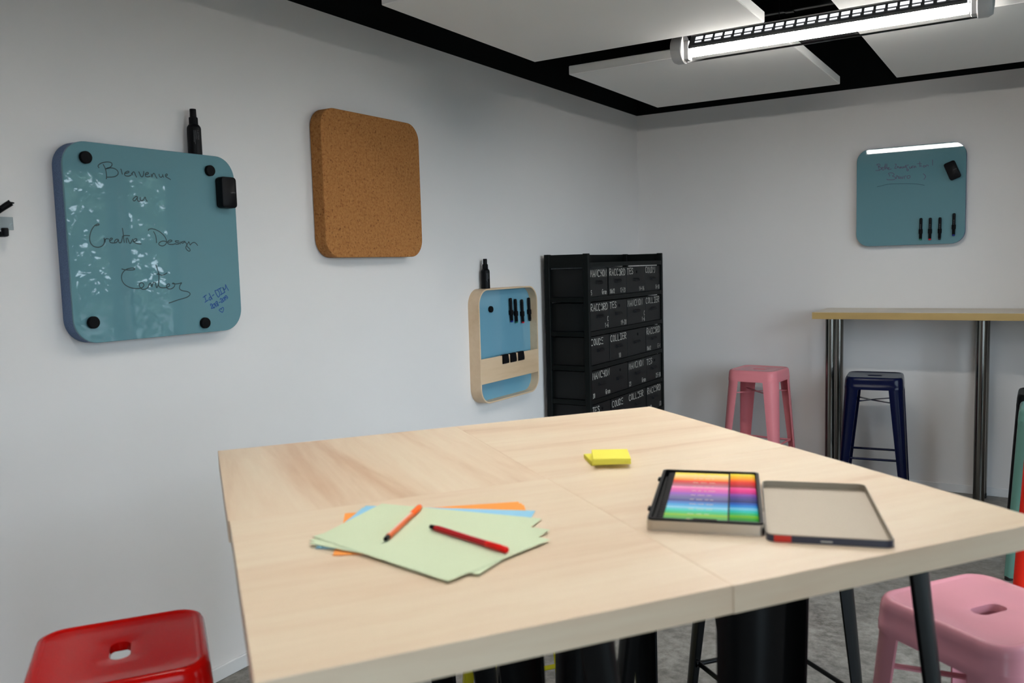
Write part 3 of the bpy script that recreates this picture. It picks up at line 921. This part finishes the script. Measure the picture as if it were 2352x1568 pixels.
def marker(label, loc, rz, tipc, tilt=0.0, clip=True):
    t = thing('board_marker', label, 'marker', loc, 0, 'black board markers', (0, tilt, rz))
    bm = bmesh.new()
    lathe(bm, [(0.0072, -0.058), (0.0082, -0.056), (0.0084, 0.02), (0.0083, 0.056)], 18, 'z', (0, -0.0125, 0))
    obj('barrel', bm, M['black_plastic'], t, True)
    bm = bmesh.new()
    lathe(bm, [(0.0083, 0.0565), (0.0080, 0.060), (0.0068, 0.064), (0.003, 0.066)], 18, 'z', (0, -0.0125, 0))
    obj('end_cap', bm, M['black_plastic'], t, True)
    bm = bmesh.new()
    lathe(bm, [(0.0078, -0.0582), (0.0074, -0.063), (0.006, -0.066), (0.002, -0.067)], 18, 'z', (0, -0.0125, 0))
    obj('colour_plug', bm, tipc, t, True)
    bm = bmesh.new()
    if clip:
        lathe(bm, [(0.0086, -0.028), (0.0108, -0.026), (0.0110, -0.002), (0.0086, 0.0)], 18, 'z', (0, -0.0125, 0))
        box(bm, -0.008, 0.008, -0.006, 0.0, -0.026, -0.002, 0.001)
    obj('magnet_holder', bm, M['black_soft'], t, True)
    bm = bmesh.new()
    for k in range(3):
        zz = 0.028 - 0.011 * k
        vs = [bm.verts.new((xx, -0.0211, z)) for xx, z in ((-0.0012, zz), (0.0012, zz), (0.0012, zz - 0.008), (-0.0012, zz - 0.008))]
        bm.faces.new(vs)
    obj('print', bm, M['print_grey'], t)
    return t
PL = {k: bsdf('marker_plug_' + k, lin(*c), 0.45) for k, c in (('green', (20, 110, 84)), ('red', (206, 22, 44)), ('black', (16, 16, 18)), ('blue', (20, 36, 140)))}
for (x, z, c, lab) in ((1.851, 1.599, 'green', 'black marker with green plug, leftmost on the back wall board'),
                       (1.9015, 1.598, 'red', 'black marker with red plug, second from left on the back wall board'),
                       (1.9535, 1.5975, 'black', 'black marker with black plug, third from left on the back wall board'),
                       (2.0275, 1.6175, 'blue', 'black marker with blue plug set apart at the right of the back wall board')):
    marker(lab, (x, -0.0552, z), 0, PL[c], R(0.8))
for (y, z, c, lab) in ((-1.811, 1.209, 'blue', 'black marker with blue plug, leftmost inside the wooden frame'),
                       (-1.7615, 1.201, 'green', 'black marker with green plug, second from left inside the wooden frame'),
                       (-1.694, 1.1955, 'red', 'black marker with red plug, third from left inside the wooden frame'),
                       (-1.6185, 1.202, 'black', 'black marker with black plug, rightmost inside the wooden frame')):
    marker(lab, (0.0183, y, z), LEFT, PL[c], R(-3.5))

# cork board
t = thing('cork_board', 'thick brown cork pin board with rounded corners on the left wall', 'cork board', (0, -2.925, 1.797), LEFT)
bm = bmesh.new(); prism_y(bm, rrect(0.622, 0.592, 0.078, 10), -0.062, -0.004, 0.002); obj('cork_slab', bm, M['cork'], t, True)
bm = bmesh.new(); prism_y(bm, rrect(0.61, 0.58, 0.07, 8), -0.004, 0, 0); obj('back_plate', bm, M['black_plastic'], t, True)

# wooden frame board
W_, H_ = 0.59, 0.592
t = thing('frame_board', 'plywood framed blue glass board with a pocket, beside the black drawer rack', 'glass board', (0, -1.882, 1.038), LEFT)
bm = bmesh.new()
o1, o2 = rrect(W_, H_, 0.085, 12), rrect(W_ - 0.016, H_ - 0.016, 0.077, 12)
dp = 0.066
loft(bm, [[(x, 0, z) for x, z in o2], [(x, 0, z) for x, z in o1], [(x, -dp + 0.001, z) for x, z in o1], [(x * 0.997, -dp, z * 0.997) for x, z in o1], [(x * 1.003, -dp, z * 1.003) for x, z in o2], [(x, -dp + 0.001, z) for x, z in o2], [(x, 0, z) for x, z in o2]], False, False)
bmesh.ops.remove_doubles(bm, verts=bm.verts, dist=1e-6)
obj('frame_ring', bm, M['frame_wood'], t, True)
bm = bmesh.new(); prism_y(bm, rrect(W_ - 0.0164, H_ - 0.0164, 0.0766, 12), -0.018, -0.002, 0); obj('glass', bm, M['blue_glass'], t, True)
hw = W_ / 2 - 0.0082
obj('pocket_front', bx(-hw, hw, -0.0655, -0.0575, 0.848 - 1.038, 0.9775 - 1.038, 0.0008), M['frame_wood'], t)
obj('pocket_floor', bx(-hw, hw, -0.0572, -0.0182, 0.850 - 1.038, 0.857 - 1.038), M['frame_wood'], t)
for i, (y, lab) in enumerate(((-1.944, 'leftmost'), (-1.866, 'middle'), (-1.785, 'rightmost'))):
    c = thing('eraser_pad', 'small black wiping pad hooked over the plywood pocket, %s of three' % lab, 'eraser', (0.0657, y, 0.978), LEFT, 'black pads on the pocket rim')
    bm = bmesh.new()
    prof = [(0.0095, -0.012), (0.0095, 0.0035), (-0.0035, 0.0042), (-0.0065, -0.002), (-0.0105, -0.030), (-0.0095, -0.043), (-0.0015, -0.0455), (-0.0006, -0.040), (-0.0006, 0.0002), (0.0085, 0.0002), (0.0085, -0.012)]
    hw2 = 0.027
    loft(bm, [[(-hw2, y_, z_) for y_, z_ in prof], [(hw2, y_, z_) for y_, z_ in prof]])
    es = [e for e in bm.edges if abs(e.verts[0].co.z - e.verts[1].co.z) < 0.004 and abs(e.verts[0].co.x - e.verts[1].co.x) < 1e-6 and e.verts[0].co.z < -0.04]
    obj('pad', bm, M['black_soft'], c)

# ------------------------------------------------------------------ black drawer rack
rk = thing('drawer_rack', 'tall black steel rack of labelled bins against the left wall in the corner', 'drawer rack', (0, -0.885, 0), LEFT)
FR, BK, HW, TOP = -0.314, -0.030, 0.555, 1.505
PITCH = 0.1962
for s in (-1, 1):
    for (ya, yb) in ((FR, FR + 0.034), (BK - 0.034, BK)):
        bm = bmesh.new()
        box(bm, s * HW - 0.0125 * (1 + s), s * HW + 0.0125 * (1 - s), ya, yb, 0.0, TOP, 0.002)
        obj('corner_post', bm, M['rack_black'], rk)
for s in (-1, 1):
    x = s * (HW - 0.004)
    obj('side_panel', bx(x - 0.003, x + 0.003, FR + 0.034, BK - 0.034, 1.428, TOP - 0.003), M['rack_black'], rk)
obj('back_rail', bx(-HW + 0.025, HW - 0.025, BK - 0.006, BK - 0.002, 1.44, TOP - 0.002), M['rack_black'], rk)
bm = bmesh.new(); box(bm, -0.012, 0.012, BK - 0.008, BK - 0.001, 1.46, TOP + 0.003, 0.001); obj('rail_bracket', bm, M['rack_black'], rk)
SH = [1.453 - PITCH * k for k in range(8)]
for k, z in enumerate(SH):
    if z < 0.02: continue
    bm = bmesh.new()
    box(bm, -HW + 0.025, HW - 0.025, FR + 0.001, BK - 0.006, z - 0.004, z + 0.0)
    box(bm, -HW + 0.025, HW - 0.025, FR, FR + 0.004, z - 0.024, z + 0.002, 0.001)
    for s in (-1, 1):
        box(bm, s * (HW - 0.008) - 0.003, s * (HW - 0.008) + 0.003, FR + 0.034, BK - 0.034, z - 0.026, z + 0.002)
    obj('shelf', bm, M['rack_black'], rk)
TEXTS = [
 [('MANCHON', '5', 'Gran'), ('RACCORD', '10x12', '17-21'), ('TES', '', '14-16'), ('COUDU', '', '8-10')],
 [('RACCORD', '', 'C/1-6'), ('TES', '', '19-20'), ('MANCHON', '', 'C/1-6'), ('COLLIER', '', '')],
 [('COUDE', '', ''), ('COLLIER', '', '/10'), ('', '', ''), ('RACCORD', '10x12', 'C-1')],
 [('MANCHON', '20', 'Gran'), ('', '', ''), ('MANCHON', '23', 'Gran'), ('TES', '', '25-30')],
 [('TES', '', ''), ('COUDE', '', ''), ('COLLIER', '', ''), ('RACCORD', '19-20', 'C8')],
 [('', '', '')] * 4, [('', '', '')] * 4]
edges = [-HW + 0.027, -0.272, -0.0165, 0.270, HW - 0.027]
rng = random.Random(3)
for r_ in range(7):
    z1 = SH[r_] - 0.030
    z0 = SH[r_ + 1] + 0.003
    for c in range(4):
        xa, xb = edges[c] + 0.0025, edges[c + 1] - 0.0025
        if (r_, c) == (0, 0): xb -= 0.022
        if (r_, c) == (0, 1): xa += 0.002
        push = rng.uniform(0, 0.007)
        yf = FR + 0.003 + push
        cx = (xa + xb) / 2
        bm = bmesh.new()
        th = 0.004
        box(bm, xa, xb, yf, yf + 0.006, z0, z1, 0.0015)
        box(bm, xa, xa + th, yf + 0.006, BK - 0.02, z0, z1 - 0.004)
        box(bm, xb - th, xb, yf + 0.006, BK - 0.02, z0, z1 - 0.004)
        box(bm, xa + th, xb - th, BK - 0.02 - th, BK - 0.02, z0, z1 - 0.004)
        box(bm, xa + th, xb - th, yf + 0.006, BK - 0.02 - th, z0, z0 + th)
        d = obj('drawer', bm, M['bin_black'], rk)
        zh = z0 + (z1 - z0) * 0.50
        bm = bmesh.new()
        hwid = 0.042
        loft(bm, [[(-hwid + cx, yf + 0.0005, zh + 0.010), (hwid + cx, yf + 0.0005, zh + 0.010), (hwid + cx, yf + 0.0005, zh - 0.010), (-hwid + cx, yf + 0.0005, zh - 0.010)],
                  [(-hwid * 0.8 + cx, yf - 0.013, zh - 0.002), (hwid * 0.8 + cx, yf - 0.013, zh - 0.002), (hwid * 0.8 + cx, yf - 0.012, zh - 0.007), (-hwid * 0.8 + cx, yf - 0.012, zh - 0.007)]])
        obj('handle', bm, M['black_plastic'], d)
        bm = bmesh.new(); lathe(bm, [(0.009, 0.0006), (0.009, -0.0012), (0.006, -0.0014)], 14, 'y', (cx + 0.012, yf, z1 - 0.035))
        obj('hanging_hole', bm, M['black_soft'], d)
        big, left, right = TEXTS[r_][c]
        if big or left or right:
            h = 0.038 if big in ('MANCHON', 'RACCORD') else 0.036
            adv = min(0.033, (xb - xa - 0.012) / max(len(big), 5.6))
            tilt = rng.uniform(-0.004, 0.004)
            def letter(text, *args):
                bm = bmesh.new(); write(bm, text, *args); obj('lettering', bm, M['white_paint'], d)
            if big: letter(big, xa + 0.008, z1 - 0.012 - h + tilt, h, adv, yf, 0.0040, 0.05, rng)
            if left: letter(left, xa + 0.010, z0 + 0.010, 0.025, 0.0135, yf, 0.0032, 0.04, rng)
            for q, line in enumerate(reversed(right.split('/'))):
                if line:
                    ln = len(line) * 0.0165
                    xx = xb - 0.010 - ln if not right.startswith('/') else cx - 0.005
                    letter(line, xx, z0 + 0.010 + q * 0.036, 0.027, 0.0165, yf, 0.0032, 0.04, rng)

# ------------------------------------------------------------------ coat hook at the left edge
t = thing('coat_hook', 'black coat hook with a clear plate on the wall at the far left edge', 'hook', (0, -4.485, 1.60), LEFT)
bm = bmesh.new(); prism_y(bm, rrect(0.03, 0.15, 0.012, 5), -0.010, 0, 0.002); obj('wall_plate', bm, M['black_plastic'], t, True)
bm = bmesh.new()
tube(bm, (0, -0.008, 0.02), (0.022, -0.036, 0.044), 0.008, 0.0085, n=14)
tube(bm, (0.022, -0.036, 0.044), (0.043, -0.048, 0.061), 0.0085, 0.009, n=14)
lathe(bm, [(0.004, 0.057), (0.011, 0.058), (0.012, 0.0615), (0.004, 0.063)], 16, 'z', (0.040, -0.046, 0))
obj('upper_arm', bm, M['black_plastic'], t, True)
bm = bmesh.new()
lathe(bm, [(0.005, -0.033), (0.009, -0.030), (0.0095, -0.012), (0.008, -0.009)], 16, 'z', (0.022, -0.045, 0))
tube(bm, (0, -0.008, -0.026), (0.022, -0.045, -0.026), 0.007, 0.008, n=12)
obj('lower_knob', bm, M['black_plastic'], t, True)
obj('clear_plate', bx(0.010, 0.052, -0.035, -0.031, -0.014, 0.022, 0.0006), M['acrylic'], t)

# ------------------------------------------------------------------ paper, pens, note pads, pen tin on the table
def paper(label, cx, cy, deg, z, m, lift=0.0, group=None, corner=None):
    t = thing('sheet_of_paper', label, 'paper', (cx, cy, z), R(deg), group)
    nx, ny = 10, 8
    w, h, th = 0.297, 0.21, 0.0004
    bm = bmesh.new()
    def zz(u, v):
        q = 0.0
        if corner:
            du, dv = abs(u - corner[0]), abs(v - corner[1])
            q = lift * max(0.0, 1 - math.hypot(du, dv * 0.7) / 0.8) ** 2
        return q
    top = [[bm.verts.new(((u / nx - 0.5) * w, (v / ny - 0.5) * h, th + zz(u / nx, v / ny))) for u in range(nx + 1)] for v in range(ny + 1)]
    bot = [[bm.verts.new(((u / nx - 0.5) * w, (v / ny - 0.5) * h, zz(u / nx, v / ny))) for u in range(nx + 1)] for v in range(ny + 1)]
    for v in range(ny):
        for u in range(nx):
            bm.faces.new((top[v][u], top[v][u + 1], top[v + 1][u + 1], top[v + 1][u]))
            bm.faces.new((bot[v][u], bot[v + 1][u], bot[v + 1][u + 1], bot[v][u + 1]))
    for u in range(nx):
        bm.faces.new((bot[0][u], bot[0][u + 1], top[0][u + 1], top[0][u])); bm.faces.new((top[ny][u], top[ny][u + 1], bot[ny][u + 1], bot[ny][u]))
    for v in range(ny):
        bm.faces.new((top[v][0], top[v + 1][0], bot[v + 1][0], bot[v][0])); bm.faces.new((bot[v][nx], bot[v + 1][nx], top[v + 1][nx], top[v][nx]))
    obj('sheet', bm, m, t)
SG = 'coloured paper sheets fanned on the table'
Z0 = TZ + 0.0002
dz = 0.0006
paper('orange paper sheet at the very bottom of the fanned stack', 1.666, -4.684, 40, Z0, M['paper_orange'], group=SG)
paper('orange paper sheet, middle one of the three orange sheets in the fan', 1.672, -4.690, 38.5, Z0 + dz, M['paper_orange'], group=SG)
paper('orange paper sheet lying just under the blue ones in the fan', 1.676, -4.697, 36.5, Z0 + 2 * dz, M['paper_orange'], group=SG)
paper('lower of the two light blue paper sheets in the fan', 1.671, -4.705, 22.5, Z0 + 3 * dz, M['paper_blue'], group=SG)
paper('upper of the two light blue paper sheets in the fan', 1.668, -4.700, 20.5, Z0 + 4 * dz, M['paper_blue'], group=SG)
paper('pale green paper sheet touching the blue ones, lowest of the green', 1.673, -4.712, 9.3, Z0 + 5 * dz, M['paper_green'], group=SG)
paper('pale green paper sheet directly beneath the topmost one', 1.700, -4.742, 2.5, Z0 + 6 * dz, M['paper_green'], 0.001, SG, (0, 0))
paper('topmost pale green paper sheet, carrying the two pens', 1.704, -4.751, -10.2, Z0 + 7 * dz, M['paper_green'], 0.0015, SG, (0, 0))
ZP = Z0 + 8 * dz + 0.0002

def pen(label, a, b, z, body, capc, tipc, group=None, L_=None):
    """felt tip pen from a (rear plug end) to b (cap end)"""
    a, b = Vector(a), Vector(b)
    d = b - a
    t = thing('felt_tip_pen', label, 'pen', ((a.x + b.x) / 2, (a.y + b.y) / 2, z), math.atan2(d.y, d.x), group)
    L_ = L_ or d.length
    h = L_ / 2
    r = 0.0046
    def hexring(x, k):
        return [(x, r * k * math.cos(PI / 6 + PI * i / 3) , r + r * k * math.sin(PI / 6 + PI * i / 3)) for i in range(6)]
    bm = bmesh.new()
    loft(bm, [hexring(-h + 0.012, 0.9), hexring(-h + 0.013, 1), hexring(h - 0.044, 1)])
    obj('barrel', bm, body, t)
    bm = bmesh.new()
    lathe(bm, [(0.0022, -h), (0.0034, -h + 0.001), (0.0040, -h + 0.011), (0.0036, -h + 0.013)], 12, 'x', (0, 0, r))
    obj('end_plug', bm, tipc, t, True)
    bm = bmesh.new()
    lathe(bm, [(0.0038, h - 0.045), (0.00475, h - 0.0435), (0.0050, h - 0.012), (0.0047, h - 0.002), (0.003, h)], 14, 'x', (0, 0, r + 0.0004))
    obj('cap', bm, capc, t, True)
    return t, h, r
def penmat(name, rgb, rough=0.35):
    return bsdf(name, lin(*rgb), 0.45, 0, 0.2, 0.0)
BLK = M['black_plastic']
ob = penmat('orange_pen_barrel', (226, 110, 60)); oc = penmat('orange_pen_cap', (250, 100, 16))
t, h, r = pen('orange felt-tip pen lying on the green paper', (1.6565, -4.797), (1.597, -4.637), ZP, ob, oc, BLK)
wp = penmat('white_pen_stripe', (240, 214, 196))
obj('stripe', bx(-h + 0.016, h - 0.046, -0.0012, 0.0012, 2 * r - 0.0004, 2 * r - 0.00005), wp, t)
rb_ = penmat('red_pen_barrel', (176, 26, 34)); rc = penmat('red_pen_cap', (222, 18, 14))
t, h, r = pen('red felt-tip pen lying on the green paper', (1.679, -4.716), (1.846, -4.757), ZP, rb_, rc, BLK)
obj('stripe', bx(-h + 0.016, h - 0.046, 0.0010, 0.0024, 2 * r - 0.0012, 2 * r - 0.00035), penmat('pale_red_stripe', (206, 110, 120)), t)

def pad(label, cx, cy, deg, z, th, w=0.075, d=0.088):
    t = thing('note_pad', label, 'sticky notes', (cx, cy, z), R(deg), 'yellow sticky note pads')
    bm = bmesh.new()
    n = 5
    rings = []
    for k in range(n):
        for dzz in (0.0, 0.9):
            zz = th * (k + dzz) / n
            off = 0.0006 * math.sin(k * 2.3)
            rings.append([(-w / 2 + off, -d / 2 - off, zz), (w / 2 + off, -d / 2 + off, zz), (w / 2 - off, d / 2, zz), (-w / 2, d / 2 - off, zz)])
    loft(bm, rings)
    obj('note_stack', bm, M['note_yellow'], t)
pad('yellow sticky note pad lying underneath the other one on the table', 1.714, -4.163, 39, TZ + 0.0002, 0.0085, 0.075, 0.075)
pad('yellow sticky note pad on top of the other one on the table', 1.735, -4.181, 28.5, TZ + 0.009, 0.0115)

# open pen tin
TW, TD, TH = 0.174, 0.318, 0.0195
tn = thing('pen_tin', 'open flat metal tin holding a row of coloured felt-tip pens', 'tin', (2.008, -4.380, TZ + 0.0002), R(17.2))
def hollow(bm, w, d, r, z0, z1, th, floor_t, n=6):
    o, i_ = rrect(w, d, r, n), rrect(w - 2 * th, d - 2 * th, max(r - th, 0.001), n)
    loft(bm, [[(x, y, z0) for x, y in o], [(x, y, z1) for x, y in o], [(x, y, z1) for x, y in i_], [(x, y, z0 + floor_t) for x, y in i_]])
bm = bmesh.new(); hollow(bm, TW, TD, 0.010, 0, TH - 0.003, 0.0012, 0.0012); obj('tin_base', bm, M['tin_metal'], tn, True)
bm = bmesh.new(); hollow(bm, TW - 0.002, TD - 0.002, 0.0095, 0.0015, TH, 0.0052, 0.0062); obj('tray', bm, BLK, tn, True)
for y in (-0.085, 0.105):
    bm = bmesh.new(); tube(bm, (-TW / 2 - 0.002, y - 0.006, TH - 0.006), (-TW / 2 - 0.002, y + 0.006, TH - 0.006), 0.003, n=10); obj('hinge_pin', bm, BLK, tn, True)
for y in (-TD / 2 + 0.0075, TD / 2 - 0.0075):
    obj('finger_notch', bx(-0.018, 0.018, y - 0.004, y + 0.004, TH - 0.004, TH + 0.0004, 0.0008), M['black_soft'], tn)
PENS = [((250, 226, 60), (252, 224, 84), 'yellow'), ((248, 200, 40), (250, 222, 140), 'golden yellow'), ((252, 168, 20), (250, 200, 120), 'amber'), ((252, 110, 20), (244, 150, 60), 'orange'), ((232, 50, 24), (224, 60, 44), 'vermilion'),
        ((208, 24, 34), (196, 84, 88), 'crimson'), ((176, 30, 48), (190, 110, 130), 'dark red'), ((244, 90, 160), (246, 150, 196), 'light pink'), ((236, 40, 140), (232, 106, 180), 'deep pink'), ((206, 30, 130), (208, 104, 184), 'magenta'),
        ((140, 70, 180), (160, 104, 196), 'violet'), ((92, 60, 150), (136, 112, 178), 'purple'), ((60, 56, 130), (116, 110, 160), 'indigo'), ((32, 40, 110), (82, 84, 140), 'dark blue'), ((20, 90, 190), (84, 134, 206), 'ultramarine'),
        ((20, 140, 220), (90, 176, 230), 'sky blue'), ((120, 206, 240), (150, 216, 240), 'pale blue'), ((20, 200, 200), (90, 214, 210), 'turquoise'), ((24, 190, 120), (84, 206, 146), 'sea green'), ((110, 190, 30), (150, 206, 84), 'lime green'), ((40, 160, 30), (112, 190, 96), 'leaf green'), ((16, 120, 60), (70, 150, 110), 'dark green')]
npn = len(PENS)
span = TD - 0.030
rot = Matrix.Rotation(R(17.2), 3, 'Z')
for k, (cap, bar, nm) in enumerate(PENS):
    y = span / 2 - span * k / (npn - 1)
    a = rot @ Vector((-TW / 2 + 0.012, y, 0)) + tn.location
    b = rot @ Vector((TW / 2 - 0.0075, y, 0)) + tn.location
    pm, pc = penmat('pen_barrel', bar), penmat('pen_cap', cap)
    t, h, r = pen('%s felt-tip pen lying in the open tin' % nm, (a.x, a.y), (b.x, b.y), TZ + 0.0002 + 0.0082, pm, pc, BLK, 'felt-tip pens in the tin')
    t.scale = (1, 1.22, 1.0)
    bm = bmesh.new()
    tube(bm, (h - 0.0462, 0, r + 0.0004), (h - 0.0436, 0, r + 0.0004), 0.00485, n=12)
    obj('neck_ring', bm, BLK, t, True)
    if k % 2 == 1:
        bm = bmesh.new()
        rr_ = random.Random(k)
        x = -0.03
        while x < 0.004:
            L_ = rr_.uniform(0.004, 0.012)
            box(bm, x, x + L_, -0.0005, 0.0005, 2 * r - 0.0004, 2 * r + 0.00005)
            x += L_ + rr_.uniform(0.002, 0.005)
        obj('print', bm, wp, t)
# the lid beside it
LW, LD, LH = 0.172, 0.312, 0.0115
ld_ = thing('tin_lid', 'shallow silver lid of the pen tin lying open beside it', 'lid', (2.184, -4.352, TZ + 0.0002), R(16.6))
bm = bmesh.new(); hollow(bm, LW, LD, 0.012, 0, LH, 0.0010, 0.001)
obj('lid_shell', bm, M['lid_inside'], ld_, True)
bm = bmesh.new()
o1, o2 = rrect(LW + 0.0012, LD + 0.0012, 0.0126, 6), rrect(LW + 0.0001, LD + 0.0001, 0.01205, 6)
loft(bm, [[(x, y, 0.0004) for x, y in o2], [(x, y, 0.0004) for x, y in o1], [(x, y, LH - 0.0012) for x, y in o1], [(x, y, LH - 0.0012) for x, y in o2]], False, False)
obj('navy_rim', bm, M['navy_enamel'], ld_, True)['label'] = 'navy printed outer rim of the lid'
bm = bmesh.new()
box(bm, -LW / 2 + 0.010, -LW / 2 + 0.034, -LD / 2 - 0.0012, -LD / 2 - 0.0007, 0.0006, LH - 0.0014)
obj('red_band', bm, M['red_enamel'], ld_)
bm = bmesh.new(); box(bm, -0.012, 0.004, -LD / 2 - 0.00085, -LD / 2 - 0.0006, 0.0035, 0.0052); obj('print', bm, M['white_paint'], ld_)
